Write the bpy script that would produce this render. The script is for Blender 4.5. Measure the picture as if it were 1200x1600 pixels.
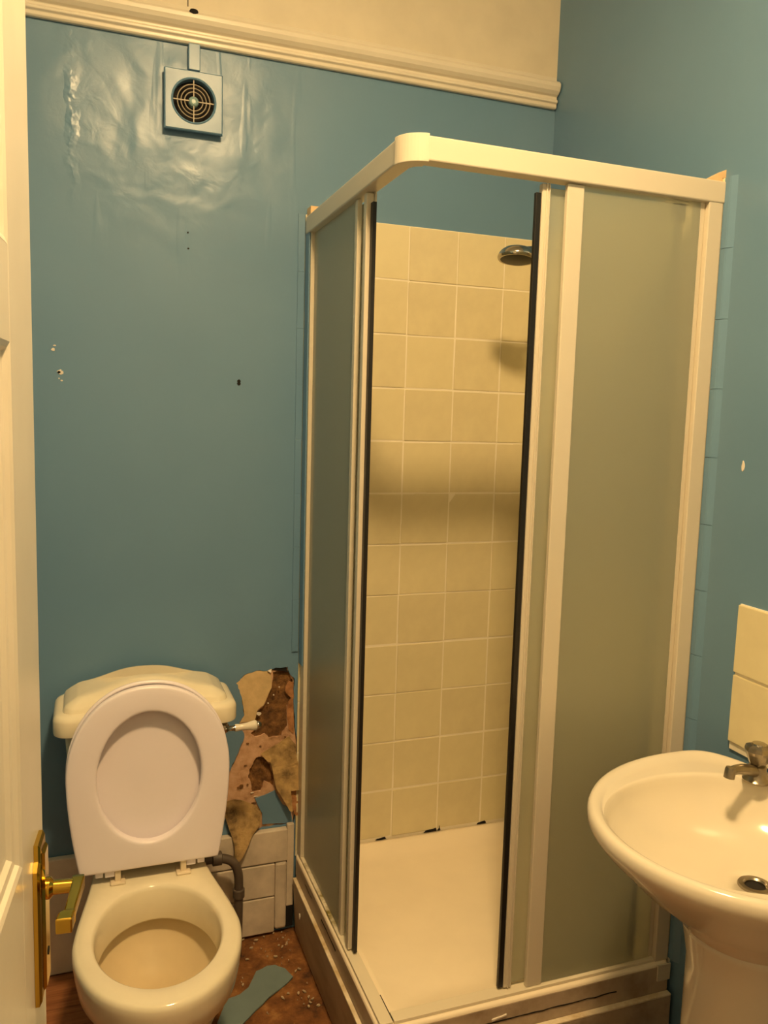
import bpy, bmesh, math, random
from mathutils import Vector, Matrix, noise
random.seed(7)
for o in list(bpy.data.objects): bpy.data.objects.remove(o, do_unlink=True)
S = bpy.context.scene
C = S.collection
# ------------------------------------------------------------------ camera
CAM = (-1.3224, -2.2357, 1.5413); YAW, PIT, ROL, FPX = 0.35057, 0.11632, 0.02879, 1277.13
cd = bpy.data.cameras.new('camera'); cam = bpy.data.objects.new('camera', cd); C.objects.link(cam)
fw = Vector((math.sin(YAW)*math.cos(PIT), math.cos(YAW)*math.cos(PIT), -math.sin(PIT)))
r0 = Vector((math.cos(YAW), -math.sin(YAW), 0)); u0 = r0.cross(fw)
rr = r0*math.cos(ROL)+u0*math.sin(ROL); uu = u0*math.cos(ROL)-r0*math.sin(ROL)
m = Matrix((rr, uu, -fw)).transposed().to_4x4(); m.translation = Vector(CAM); cam.matrix_world = m
cd.sensor_fit = 'VERTICAL'; cd.sensor_height = 36; cd.sensor_width = 27; cd.lens = FPX*36/1600; cd.clip_start = .02
S.camera = cam
# ------------------------------------------------------------------ world, light, exposure
W = bpy.data.worlds.new('world'); S.world = W; W.use_nodes = True
W.node_tree.nodes['Background'].inputs[0].default_value = (1, .8, .6, 1)
W.node_tree.nodes['Background'].inputs[1].default_value = .05
LAMP = (-.93, -1.55, 2.90); LAMP_R = .11; LAMP_C = .024; LAMP_E = 460.0; LAMP_COL = (1, .665, .31)
vs = S.view_settings
vs.view_transform = 'Standard'; vs.look = 'None'; vs.gamma = 1; vs.use_curve_mapping = False; vs.exposure = 0.0
S.cycles.max_bounces = 8; S.cycles.diffuse_bounces = 4; S.cycles.glossy_bounces = 3; S.cycles.transmission_bounces = 6

# ------------------------------------------------------------------ materials
def lin(h):
    h = h.lstrip('#'); o = []
    for i in (0, 2, 4):
        c = int(h[i:i+2], 16)/255; o.append(c/12.92 if c <= .04045 else ((c+.055)/1.055)**2.4)
    return (*o, 1)
class N:
    def __init__(s, name):
        s.m = bpy.data.materials.new(name); s.m.use_nodes = True; s.t = s.m.node_tree; s.n = s.t.nodes
        s.b = s.n['Principled BSDF']; s.out = s.n['Material Output']
        s.co = s.n.new('ShaderNodeTexCoord').outputs['Object']
    def l(s, a, b): s.t.links.new(a, b); return b
    def noise(s, scale, detail=4, rough=.55, stretch=None, dist=0):
        co = s.co
        if stretch:
            mp = s.n.new('ShaderNodeMapping'); s.l(co, mp.inputs[0]); mp.inputs['Scale'].default_value = stretch; co = mp.outputs[0]
        t = s.n.new('ShaderNodeTexNoise'); s.l(co, t.inputs['Vector'])
        t.inputs['Scale'].default_value = scale; t.inputs['Detail'].default_value = detail; t.inputs['Roughness'].default_value = rough
        t.inputs['Distortion'].default_value = dist
        return t.outputs['Fac']
    def ramp(s, fac, stops):
        r = s.n.new('ShaderNodeValToRGB'); s.l(fac, r.inputs[0]); e = r.color_ramp.elements
        while len(e) < len(stops): e.new(.5)
        for i, (p, c) in enumerate(stops):
            e[i].position = p; e[i].color = lin(c) if isinstance(c, str) else (c, c, c, 1)
        return r.outputs[0]
    def mix(s, fac, a, b):
        x = s.n.new('ShaderNodeMix'); x.data_type = 'RGBA'
        for v, i in ((fac, 0), (a, 6), (b, 7)):
            if isinstance(v, (int, float)): x.inputs[i].default_value = v
            elif isinstance(v, str): x.inputs[i].default_value = lin(v)
            else: s.l(v, x.inputs[i])
        return x.outputs[2]
    def math(s, op, a, b=0.0, clamp=False):
        x = s.n.new('ShaderNodeMath'); x.operation = op; x.use_clamp = clamp
        for i, v in enumerate((a, b)):
            if isinstance(v, (int, float)): x.inputs[i].default_value = v
            else: s.l(v, x.inputs[i])
        return x.outputs[0]
    def blob(s, c, r0, r1):
        """1 inside r0 of point c, falling to 0 at r1 (object space)"""
        v = s.n.new('ShaderNodeVectorMath'); v.operation = 'DISTANCE'; s.l(s.co, v.inputs[0]); v.inputs[1].default_value = c
        mr = s.n.new('ShaderNodeMapRange'); mr.interpolation_type = 'SMOOTHSTEP'; s.l(v.outputs['Value'], mr.inputs[0])
        mr.inputs[1].default_value = r0; mr.inputs[2].default_value = r1; mr.inputs[3].default_value = 1; mr.inputs[4].default_value = 0
        return mr.outputs[0]
    def bump(s, h, strength=.3, dist=.01):
        b = s.n.new('ShaderNodeBump'); s.l(h, b.inputs['Height']); b.inputs['Strength'].default_value = strength; b.inputs['Distance'].default_value = dist
        s.l(b.outputs[0], s.b.inputs['Normal']); return b
    def set(s, col=None, rough=.5, metal=0, spec=.5, coat=0):
        if col is not None:
            if isinstance(col, str): s.b.inputs['Base Color'].default_value = lin(col)
            else: s.l(col, s.b.inputs['Base Color'])
        if isinstance(rough, (int, float)): s.b.inputs['Roughness'].default_value = rough
        else: s.l(rough, s.b.inputs['Roughness'])
        s.b.inputs['Metallic'].default_value = metal; s.b.inputs['Specular IOR Level'].default_value = spec
        s.b.inputs['Coat Weight'].default_value = coat
        return s.m
M = {}
def simple(name, col, rough=.4, metal=0, spec=.5, var=.06, scale=9, bump=0, bscale=60):
    n = N(name)
    c = n.mix(n.ramp(n.noise(scale), [(.35, 0.0), (.7, 1.0)]), col, col)
    x = c.node; base = lin(col); x.inputs[7].default_value = (*[min(1, k*(1-2.2*var)) for k in base[:3]], 1)
    if bump: n.bump(n.noise(bscale, 5), bump, .004)
    M[name] = n.set(c, rough, metal, spec); return M[name]

# teal gloss paint on old, uneven plaster
def teal(name, lumpy):
    n = N(name)
    col = n.mix(n.ramp(n.noise(2.2, 5), [(.3, 0.0), (.7, 1.0)]), '#668aa7', '#6084a2')
    sc = n.ramp(n.noise(55, 3), [(.70, 0.0), (.76, 1.0)])
    h = n.math('MULTIPLY', n.noise(5, 2, .45), .45)
    h = n.math('ADD', h, n.math('MULTIPLY', n.noise(120, 2), .012))
    if lumpy:
        mask = n.math('MAXIMUM', n.blob((-1.08, 0, 2.26), .10, .48), n.blob((-1.30, 0, 2.25), .02, .28), True)
        mask2 = n.blob((-.80, 0, .9), .05, .30)
        lump = n.math('ADD', n.math('MULTIPLY', n.noise(6, 2, .45, dist=.4), 2.1), n.math('MULTIPLY', n.noise(19, 3, .5, dist=.7), .24))
        h = n.math('ADD', h, n.math('MULTIPLY', lump, n.math('MAXIMUM', mask, n.math('MULTIPLY', mask2, .6))))
        streak = n.math('MULTIPLY', n.ramp(n.noise(16, 2, .5, (1, 1, .12)), [(.60, 0.0), (.68, 1.0)]), mask)
        h = n.math('ADD', h, n.math('MULTIPLY', streak, .25))
        sx = n.n.new('ShaderNodeSeparateXYZ'); n.l(n.co, sx.inputs[0])
        for xs, zc_, zr in ((-1.345, 2.26, .25),):
            dx = n.math('ABSOLUTE', n.math('ADD', n.math('ADD', sx.outputs[0], -xs), n.math('MULTIPLY', n.math('SUBTRACT', n.noise(9, 4), .5), .05)))
            ridge = n.math('SUBTRACT', 1.0, n.math('DIVIDE', dx, .016), True)
            zf = n.math('SUBTRACT', 1.0, n.math('DIVIDE', n.math('ABSOLUTE', n.math('SUBTRACT', sx.outputs[2], zc_)), zr), True)
            h = n.math('ADD', h, n.math('MULTIPLY', n.math('MULTIPLY', ridge, zf), n.math('MULTIPLY', n.ramp(n.noise(14, 3), [(.42, 0.0), (.62, 1.0)]), .50)))
    n.bump(h, .55, .010)
    ro = n.ramp(n.noise(5, 4), [(.3, .31), (.7, .40)])
    M[name] = n.set(col, ro, 0, .5); return M[name]
teal('teal_wall', True); teal('teal_paint', False)
simple('cream_wall', '#dbd1ba', .55, var=.04, bump=.15, bscale=30)
simple('white_gloss', '#e2dac8', .28, var=.03, bump=.05, bscale=25)
simple('skirting_paint', '#d9cdbb', .45, var=.12, scale=14, bump=.3, bscale=40)
simple('skirting_dark', '#e6dacb', .5, var=.1, scale=10, bump=.2)
simple('ceiling_paint', '#f2ead9', .8, var=.02)
simple('plain_wall', '#8fa4ae', .5, var=.03)
simple('pale_wall', '#d9d3c6', .6, var=.03)
simple('white_plastic', '#f6efdd', .32, var=.02)
simple('profile_white', '#cfc7b4', .30, var=.012, scale=6)
simple('seat_plastic', '#f2eaf0', .30, var=.01)
simple('hinge_plastic', '#e6d6b8', .4, var=.03)
simple('ceramic', '#dbd3c0', .10, var=.01, spec=.6)
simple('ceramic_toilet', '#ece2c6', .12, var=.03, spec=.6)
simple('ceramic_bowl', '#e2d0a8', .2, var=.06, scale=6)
simple('tray_acrylic', '#f7ead0', .30, var=.02)
simple('rubber_black', '#15120f', .45, var=.1)
simple('pipe_plastic', '#5a4f45', .5, var=.1)
simple('dark_hole', '#120d09', .9, var=.1)
simple('grout', '#f4ecd6', .8, var=.04)
simple('chrome', '#b9b3a8', .12, 1, var=.02)
simple('chrome_dull', '#a39a8a', .28, 1, var=.12, scale=40)
simple('brass', '#d8b24a', .16, 1, var=.05)
simple('grille_brown', '#a99c86', .45, var=.05)
simple('fan_grey', '#8aa8a8', .35, var=.05)
simple('tan_plaster', '#d9bd8c', .8, var=.10, scale=30, bump=.25)
simple('blue_vinyl', '#74898b', .55, var=.06)
simple('flake_white', '#e8dfd0', .7)
simple('flake_dull', '#c6b393', .8, var=.2, scale=60)
simple('filler_wood', '#e6c391', .6, var=.08, scale=30)
def rubble():
    n = N('brown_rubble'); a = n.noise(45, 6, .65)
    c = n.ramp(a, [(.25, '#3a2512'), (.45, '#6b4a28'), (.6, '#8a6236'), (.78, '#b08a58')])
    n.bump(n.noise(90, 6, .7), .8, .006); M['brown_rubble'] = n.set(c, .9)
    n = N('pink_plaster'); c = n.ramp(n.noise(28, 5, .6), [(.30, '#8f6a4a'), (.46, '#c29a78'), (.62, '#d2ab8b'), (.8, '#dcb897')])
    n.bump(n.noise(80, 5), .4, .004); M['pink_plaster'] = n.set(c, .85)
    n = N('old_paper'); c = n.ramp(n.noise(24, 5, .65), [(.30, '#4f3f2a'), (.43, '#93794f'), (.6, '#bb9d68'), (.8, '#ad8a60')])
    n.bump(n.noise(60, 5), .4, .004); M['old_paper'] = n.set(c, .8)
    n = N('orange_plaster'); c = n.ramp(n.noise(35, 5, .6), [(.3, '#7d5230'), (.6, '#b98455'), (.8, '#d8ab7c')])
    n.bump(n.noise(70, 5), .5, .004); M['orange_plaster'] = n.set(c, .85)
    n = N('underlay'); c = n.ramp(n.noise(16, 7, .65), [(.28, '#2f1a0a'), (.44, '#6d431c'), (.56, '#85562a'), (.74, '#b3834a')])
    n.bump(n.noise(55, 6, .65), .6, .006); M['underlay'] = n.set(c, .85)
    n = N('board_wood'); c = n.ramp(n.noise(9, 6, .6, (.5, 9, 1)), [(.3, '#6b3c20'), (.5, '#96603a'), (.75, '#ad7448')])
    M['board_wood'] = n.set(c, .45)
    n = N('plinth_wood'); c = n.mix(n.ramp(n.noise(12, 5, .6, (1, .3, 1)), [(.4, 0.0), (.7, 1.0)]), '#b5a48e', '#8f7d66')
    n.bump(n.noise(30, 4), .2, .004); M['plinth_wood'] = n.set(c, .5)
    n = N('plinth_pale'); c = n.mix(n.ramp(n.noise(15, 5, .6), [(.45, 0.0), (.7, 1.0)]), '#e9dcc2', '#c4ab7e')
    M['plinth_pale'] = n.set(c, .45)
    n = N('track_grime')
    g = n.math('MULTIPLY', n.ramp(n.noise(34, 5, .6), [(.40, 0.0), (.62, 1.0)]), n.math('MAXIMUM', n.blob((-.737, -.30, .255), .03, .16), n.math('MULTIPLY', n.blob((-.737, -.12, .255), .02, .14), .6)))
    M['track_grime'] = n.set(n.mix(g, '#ded4bc', '#7d6f2c'), .45)
    n = N('tile_glaze')
    oi = n.n.new('ShaderNodeObjectInfo').outputs['Random']
    base = n.mix(oi, '#ded4ac', '#d6cba6')
    mot = n.ramp(n.noise(14, 5, .6), [(.35, 0.0), (.68, 1.0)])
    c = n.mix(n.math('MULTIPLY', mot, .55), base, '#e6dcb4')
    n.bump(n.noise(11, 3), .12, .006); M['tile_glaze'] = n.set(c, .28, 0, .45)
    # frosted glass: a rough see-through pane that also scatters
    n = N('frosted_glass'); t = n.n
    rf = t.new('ShaderNodeBsdfRefraction'); rf.inputs['Roughness'].default_value = .34; rf.inputs['IOR'].default_value = 1.25
    rf.inputs['Color'].default_value = lin('#fbfaf0')
    tl = t.new('ShaderNodeBsdfTranslucent'); tl.inputs['Color'].default_value = lin('#f7f6ea')
    df = t.new('ShaderNodeBsdfDiffuse'); df.inputs['Color'].default_value = lin('#d5dccb')
    gl = t.new('ShaderNodeBsdfGlossy'); gl.inputs['Roughness'].default_value = .32; gl.inputs['Color'].default_value = (.8, .8, .8, 1)
    a = t.new('ShaderNodeMixShader'); a.inputs[0].default_value = .35; n.l(rf.outputs[0], a.inputs[1]); n.l(tl.outputs[0], a.inputs[2])
    b = t.new('ShaderNodeMixShader'); b.inputs[0].default_value = .22; n.l(a.outputs[0], b.inputs[1]); n.l(df.outputs[0], b.inputs[2])
    lw = t.new('ShaderNodeFresnel'); lw.inputs['IOR'].default_value = 1.4
    c2 = t.new('ShaderNodeMixShader'); n.l(lw.outputs[0], c2.inputs[0]); n.l(b.outputs[0], c2.inputs[1]); n.l(gl.outputs[0], c2.inputs[2])
    n.l(c2.outputs[0], n.out.inputs['Surface']); M['frosted_glass'] = n.m
    n = N('lamp_glow'); n.set('#ffffff', .5); n.b.inputs['Emission Color'].default_value = (*LAMP_COL, 1); n.b.inputs['Emission Strength'].default_value = LAMP_E
    M['lamp_glow'] = n.m
rubble()

# ------------------------------------------------------------------ mesh helpers
def link(name, me, mat, parent=None, smooth=False):
    o = bpy.data.objects.new(name, me); C.objects.link(o)
    if mat: me.materials.append(M[mat])
    if parent:
        o.parent = parent
        o.location = -parent.location if not parent.get('_local') else (0, 0, 0)
        if parent.parent and not parent.parent.get('_local'): o.location = (0, 0, 0)
    if smooth:
        for p in me.polygons: p.use_smooth = True
    return o
def mesh(name, v, f, mat, parent=None, smooth=False, fixn=True):
    me = bpy.data.meshes.new(name); me.from_pydata([tuple(q) for q in v], [], f)
    if fixn:
        bm = bmesh.new(); bm.from_mesh(me); bmesh.ops.recalc_face_normals(bm, faces=bm.faces); bm.to_mesh(me); bm.free()
    me.update(); return link(name, me, mat, parent, smooth)
def bevel(o, w, seg=2):
    b = o.modifiers.new('bevel', 'BEVEL'); b.width = w; b.segments = seg; b.limit_method = 'ANGLE'; b.angle_limit = math.radians(35); return o
BF = [(0, 1, 3, 2), (4, 6, 7, 5), (0, 4, 5, 1), (2, 3, 7, 6), (0, 2, 6, 4), (1, 5, 7, 3)]
def box(name, x0, x1, y0, y1, z0, z1, mat, parent=None, bv=.0015):
    v = [(x, y, z) for x in (x0, x1) for y in (y0, y1) for z in (z0, z1)]
    o = mesh(name, v, BF, mat, parent)
    if bv: bevel(o, bv)
    return o
def loft(name, rings, mat, parent=None, cap0=True, cap1=True, smooth=True, closed=True):
    n = len(rings[0]); v = [p for r in rings for p in r]; f = []
    for i in range(len(rings)-1):
        for j in range(n if closed else n-1):
            k = (j+1) % n; f.append((i*n+j, i*n+k, (i+1)*n+k, (i+1)*n+j))
    if cap0: f.append(tuple(range(n-1, -1, -1)))
    if cap1: f.append(tuple((len(rings)-1)*n+j for j in range(n)))
    return mesh(name, v, f, mat, parent, smooth)
def lathe(name, prof, org, axis, mat, parent=None, n=32, smooth=True):
    """prof: (radius, distance along axis)"""
    a = Vector(axis).normalized(); t = Vector((0, 0, 1)) if abs(a.z) < .9 else Vector((1, 0, 0))
    e1 = a.cross(t).normalized(); e2 = a.cross(e1); o = Vector(org)
    rings = [[o+a*d+(e1*math.cos(2*math.pi*k/n)+e2*math.sin(2*math.pi*k/n))*max(r, 1e-4) for k in range(n)] for r, d in prof]
    ob = loft(name, rings, mat, parent, True, True, smooth)
    if smooth: es = ob.modifiers.new('split', 'EDGE_SPLIT'); es.split_angle = math.radians(40)
    return ob
def tube(name, pts, rad, mat, parent=None, n=14, sub=6):
    P = [Vector(p) for p in pts]; path = []
    for i in range(len(P)-1):
        p0, p1, p2, p3 = P[max(i-1, 0)], P[i], P[i+1], P[min(i+2, len(P)-1)]
        for s in range(sub):
            t = s/sub; path.append(.5*((2*p1)+(-p0+p2)*t+(2*p0-5*p1+4*p2-p3)*t*t+(-p0+3*p1-3*p2+p3)*t**3))
    path.append(P[-1]); rings = []; nrm = None
    for i, p in enumerate(path):
        d = (path[min(i+1, len(path)-1)]-path[max(i-1, 0)]).normalized()
        if nrm is None: nrm = d.orthogonal().normalized()
        nrm = (nrm-d*nrm.dot(d)).normalized(); b = d.cross(nrm)
        r = rad(i/(len(path)-1)) if callable(rad) else rad
        rings.append([p+(nrm*math.cos(2*math.pi*k/n)+b*math.sin(2*math.pi*k/n))*r for k in range(n)])
    return loft(name, rings, mat, parent)
def sheet_xz(name, outer, holes, y, depth, mat, parent=None, disp=None, cuts=0):
    """flat plate in the xz plane, front at y, going back to y+depth, with holes"""
    bm = bmesh.new()
    def loop(pts):
        vs_ = [bm.verts.new((p[0], y, p[1])) for p in pts]
        return vs_, [bm.edges.new((vs_[i], vs_[(i+1) % len(vs_)])) for i in range(len(vs_))]
    loops = [loop(outer)]+[loop(h) for h in holes]
    edges = [e for _, es in loops for e in es]
    bmesh.ops.triangle_fill(bm, edges=edges, use_beauty=True, normal=(0, -1, 0))
    for vs_, _ in loops:
        b = [bm.verts.new((q.co.x, y+depth, q.co.z)) for q in vs_]; n = len(vs_)
        for i in range(n): bm.faces.new((vs_[i], vs_[(i+1) % n], b[(i+1) % n], b[i]))
    if cuts: bmesh.ops.subdivide_edges(bm, edges=bm.edges[:], cuts=cuts, use_grid_fill=True)
    if disp:
        for q in bm.verts: q.co.y += disp(q.co.x, q.co.z)
    bmesh.ops.recalc_face_normals(bm, faces=bm.faces)
    me = bpy.data.meshes.new(name); bm.to_mesh(me); bm.free()
    o = link(name, me, mat, parent)
    # make the front face the room
    tot = sum(p.normal.y*p.area for p in me.polygons)
    if tot > 0: me.flip_normals()
    return o
def rough_poly(pts, amp, k):
    """ragged outline: subdivide each edge and jitter"""
    out = []; n = len(pts)
    for i in range(n):
        a, b = pts[i], pts[(i+1) % n]
        for j in range(k):
            t = j/k; x = a[0]+(b[0]-a[0])*t; z = a[1]+(b[1]-a[1])*t
            if j: x += random.uniform(-amp, amp); z += random.uniform(-amp, amp)
            out.append((x, z))
    return out
def thing(name, label, cat, loc, rotz=0, group=None, kind=None, local=False):
    o = bpy.data.objects.new(name, None); C.objects.link(o); o.location = loc; o.rotation_euler = (0, 0, rotz); o.empty_display_size = .05
    tag(o, label, cat, group, kind)
    if local: o['_local'] = True
    return o
def tag(o, label, cat=None, group=None, kind=None):
    o['label'] = label
    if cat: o['category'] = cat
    if group: o['group'] = group
    if kind: o['kind'] = kind
    return o
def sub(o):
    m_ = o.modifiers.new('sub', 'SUBSURF'); m_.levels = 1; m_.render_levels = 2; return o

# ------------------------------------------------------------------ the room
FZ = .015; XL, YF, ZC = -1.85, -2.75, 2.955; ZT = 2.535
HOLE = [(-0.934, 0.782), (-0.921, 0.794), (-0.907, 0.806), (-0.877, 0.814), (-0.846, 0.811), (-0.821, 0.818), (-0.786, 0.818), (-0.779, 0.795), (-0.765, 0.781), (-0.766, 0.736), (-0.767, 0.708), (-0.762, 0.642), (-0.754, 0.583), (-0.752, 0.531), (-0.749, 0.457), (-0.74, 0.367), (-0.758, 0.362), (-0.761, 0.34), (-0.797, 0.338), (-0.854, 0.340), (-0.868, 0.33), (-0.899, 0.298), (-0.938, 0.304), (-0.95, 0.346), (-0.962, 0.388), (-0.964, 0.45), (-0.953, 0.52), (-0.936, 0.554), (-0.923, 0.588), (-0.909, 0.622), (-0.916, 0.641), (-0.925, 0.663), (-0.91, 0.686), (-0.913, 0.711), (-0.917, 0.736), (-0.924, 0.761)]
BROWN1 = [(-0.828, 0.804), (-0.804, 0.808), (-0.783, 0.801), (-0.769, 0.776), (-0.771, 0.722), (-0.785, 0.699), (-0.783, 0.637), (-0.801, 0.61), (-0.836, 0.607), (-0.85, 0.623), (-0.878, 0.615), (-0.89, 0.629), (-0.875, 0.64), (-0.879, 0.669), (-0.872, 0.689), (-0.851, 0.709), (-0.841, 0.733), (-0.831, 0.76)]
BROWN2 = [(-0.874, 0.553), (-0.85, 0.554), (-0.832, 0.527), (-0.821, 0.481), (-0.824, 0.46), (-0.849, 0.478), (-0.859, 0.45), (-0.883, 0.45), (-0.889, 0.483), (-0.896, 0.502), (-0.888, 0.526)]
TAN = [(-0.934, 0.782), (-0.921, 0.794), (-0.907, 0.805), (-0.877, 0.814), (-0.846, 0.81), (-0.833, 0.796), (-0.832, 0.76), (-0.845, 0.733), (-0.855, 0.709), (-0.872, 0.697), (-0.88, 0.665), (-0.92, 0.664), (-0.924, 0.663), (-0.91, 0.686), (-0.913, 0.711), (-0.917, 0.736)]
STRIP = [(-0.782, 0.776), (-0.767, 0.769), (-0.767, 0.708), (-0.763, 0.642), (-0.765, 0.613), (-0.78, 0.63), (-0.785, 0.666), (-0.784, 0.702), (-0.774, 0.723), (-0.792, 0.746)]
FLAP1 = [(-0.862, 0.566), (-0.836, 0.581), (-0.815, 0.59), (-0.78, 0.611), (-0.76, 0.584), (-0.753, 0.532), (-0.748, 0.494), (-0.747, 0.449), (-0.775, 0.45), (-0.771, 0.39), (-0.78, 0.393), (-0.798, 0.427), (-0.817, 0.459), (-0.826, 0.504), (-0.834, 0.538), (-0.842, 0.542)]
FLAP2 = [(-0.777, 0.45), (-0.748, 0.453), (-0.744, 0.367), (-0.758, 0.367), (-0.767, 0.389), (-0.773, 0.416)]
BLUE = [(-0.876, 0.43), (-0.848, 0.437), (-0.817, 0.448), (-0.806, 0.424), (-0.794, 0.401), (-0.771, 0.386), (-0.763, 0.34), (-0.812, 0.346), (-0.854, 0.349), (-0.855, 0.383)]
FLAP3 = [(-0.967, 0.435), (-0.942, 0.442), (-0.911, 0.434), (-0.873, 0.414), (-0.861, 0.394), (-0.865, 0.362), (-0.89, 0.333), (-0.907, 0.303), (-0.933, 0.267), (-0.943, 0.279), (-0.941, 0.315), (-0.953, 0.357), (-0.966, 0.399)]
HR = rough_poly(HOLE, .0022, 3)
wall_b = sheet_xz('wall_back', [(XL, 0), (0, 0), (0, ZT), (XL, ZT)], [HR], 0, .02, 'teal_wall')
tag(wall_b, 'glossy teal painted back wall with the torn plaster beside the toilet', kind='structure')
sheet_xz('upper_wall', [(XL, ZT-.03), (0, ZT-.03), (0, ZC), (XL, ZC)], [], -.001, .02, 'cream_wall', wall_b)
box('wall_core', XL, 0, .021, .12, 0, ZC, 'brown_rubble', wall_b, 0)
# torn plaster layers
nx, nz = 50, 110; v = []; f = []
for j in range(nz+1):
    for i in range(nx+1):
        x = -.985+.25*i/nx; z = .26+.58*j/nz
        v.append((x, .0165-.006*(noise.fractal(Vector((x*38, 0, z*38)), 1, 2, 4)*.5+.4), z))
for j in range(nz):
    for i in range(nx): a = j*(nx+1)+i; f.append((a, a+1, a+nx+2, a+nx+1))
o = mesh('exposed_rubble', v, f, 'brown_rubble', wall_b, True); o['label'] = 'dark brown rubble plaster showing in the torn wall'
INSET = [(x+(-.855-x)*.02, z) for x, z in HOLE]
o = sheet_xz('plaster_layer', rough_poly(INSET, .001, 2), [rough_poly(BROWN1, .0025, 3), rough_poly(BROWN2, .0025, 3)], .006, .008, 'pink_plaster', wall_b); o['label'] = 'pinkish bare plaster layer'
o = sheet_xz('plaster_skin', rough_poly(TAN, .0008, 2), [], .001, .006, 'tan_plaster', wall_b); o['label'] = 'pale tan patch of bare paper'
sheet_xz('plaster_strip', rough_poly(STRIP, .002, 3), [], .004, .006, 'orange_plaster', wall_b)
o = sheet_xz('paint_island', rough_poly(BLUE, .001, 2), [], .002, .006, 'teal_paint', wall_b); o['label'] = 'teal paint still left inside the torn area'
def curl(zc, amp):
    return lambda x, z: -amp*max(0, (zc-z))**1.5-.003*noise.noise(Vector((x*60, 1.7, z*40)))
o = sheet_xz('torn_flap', rough_poly(FLAP1, .0012, 2), [], -.003, .002, 'old_paper', wall_b, curl(.60, .25), 1); o['label'] = 'yellowed paper flap peeling away'
sheet_xz('torn_flap', rough_poly(FLAP2, .001, 2), [], -.006, .002, 'orange_plaster', wall_b, curl(.45, .2), 1)
o = sheet_xz('torn_flap', rough_poly(FLAP3, .0012, 2), [], -.008, .002, 'old_paper', wall_b, lambda x, z: -.6*max(0, .44-z)**1.5+.004*noise.noise(Vector((x*50, .7, z*30))), 2); o['label'] = 'brown torn paper hanging over the skirting'
# dark pocket at the top of the tear and a white crumb
sheet_xz('plaster_gap', rough_poly([(-.832, .812), (-.822, .820), (-.790, .819), (-.783, .800), (-.800, .806)], .001, 2), [], .003, .004, 'dark_hole', wall_b)
o = mesh('plaster_crumb', [(-.846, -.004, .812), (-.833, -.003, .817), (-.836, -.006, .806), (-.843, .004, .808), (-.834, .005, .812)], [(0, 1, 2), (0, 2, 3), (0, 3, 4, 1), (2, 1, 4, 3)], 'flake_white', wall_b)
def chip(x, z, w, h, mat, y=-.0012, n=9, par=None, plane='back'):
    pts = [(math.cos(2*math.pi*k/n)*w*random.uniform(.75, 1.15), math.sin(2*math.pi*k/n)*h*random.uniform(.75, 1.15)) for k in range(n)]
    if plane == 'back': fr = [(x+a, y, z+b) for a, b in pts]; bk = [(x+a*1.1, .002, z+b*1.1) for a, b in pts]
    else: fr = [(y, x+a, z+b) for a, b in pts]; bk = [(.002, x+a*1.1, z+b*1.1) for a, b in pts]
    return loft('paint_chip', [bk, fr], mat, par or wall_b, True, True, False)
for x, z, w, h in ((-.916, .474, .006, .005), (-.925, .47, .003, .003), (-.898, .476, .003, .0025), (-.90, .60, .004, .0012), (-.79, .607, .003, .003), (-.905, .535, .004, .001), (-.88, .418, .008, .0015), (-.862, .588, .003, .0012)): chip(x, z, w, h, 'brown_rubble', .0052)
for x, z, w, h in ((-.868, .686, .006, .005), (-.842, .715, .002, .0014), (-.826, .738, .0016, .002), (-.81, .76, .002, .0012), (-.885, .45, .005, .0015), (-.874, .437, .006, .0012)): chip(x, z, w, h, 'flake_white', -.0012 if z > .6 else .004)
# nail holes and paint chips
for x, z, w, h in ((-1.394, 1.694, .004, .0022), (-1.398, 1.684, .0045, .004), (-1.381, 1.634, .0025, .002), (-1.385, 1.613, .0018, .0018), (-1.379, 1.608, .003, .002), (-1.382, 1.628, .0078, .0058)): chip(x, z, w, h, 'flake_white')
chip(-1.385, 1.6285, .0042, .0035, 'dark_hole', -.002)
chip(-.933, 1.625, .005, .005, 'dark_hole'); chip(-.933, 1.618, .0055, .0045, 'dark_hole')
chip(-1.068, 2.0, .0025, .0025, 'dark_hole'); chip(-1.067, 1.96, .0025, .0022, 'dark_hole')
# seam above the picture rail
box('board_seam', -1.0695, -1.0675, -.0022, .002, ZT+.0, ZC, 'dark_hole', wall_b, 0)

wall_r = box('wall_right', 0, .1, YF, .12, 0, ZC, 'teal_paint', None, 0); tag(wall_r, 'teal painted right wall behind the basin', kind='structure')
chip(-.852, 1.457, .0042, .0115, 'flake_white', -.0012, 10, wall_r, 'right')
wall_l = box('wall_left', XL-.1, XL, YF, .12, 0, ZC, 'plain_wall', None, 0); tag(wall_l, 'teal left wall behind the open door', kind='structure')
wall_f = box('wall_front', XL-.1, .1, YF-.1, YF, 0, ZC, 'pale_wall', None, 0); tag(wall_f, 'pale wall behind the viewer', kind='structure')
ceil = box('ceiling', XL-.1, .1, YF-.1, .12, ZC, ZC+.1, 'ceiling_paint', None, 0); tag(ceil, 'white painted ceiling', kind='structure')
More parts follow.
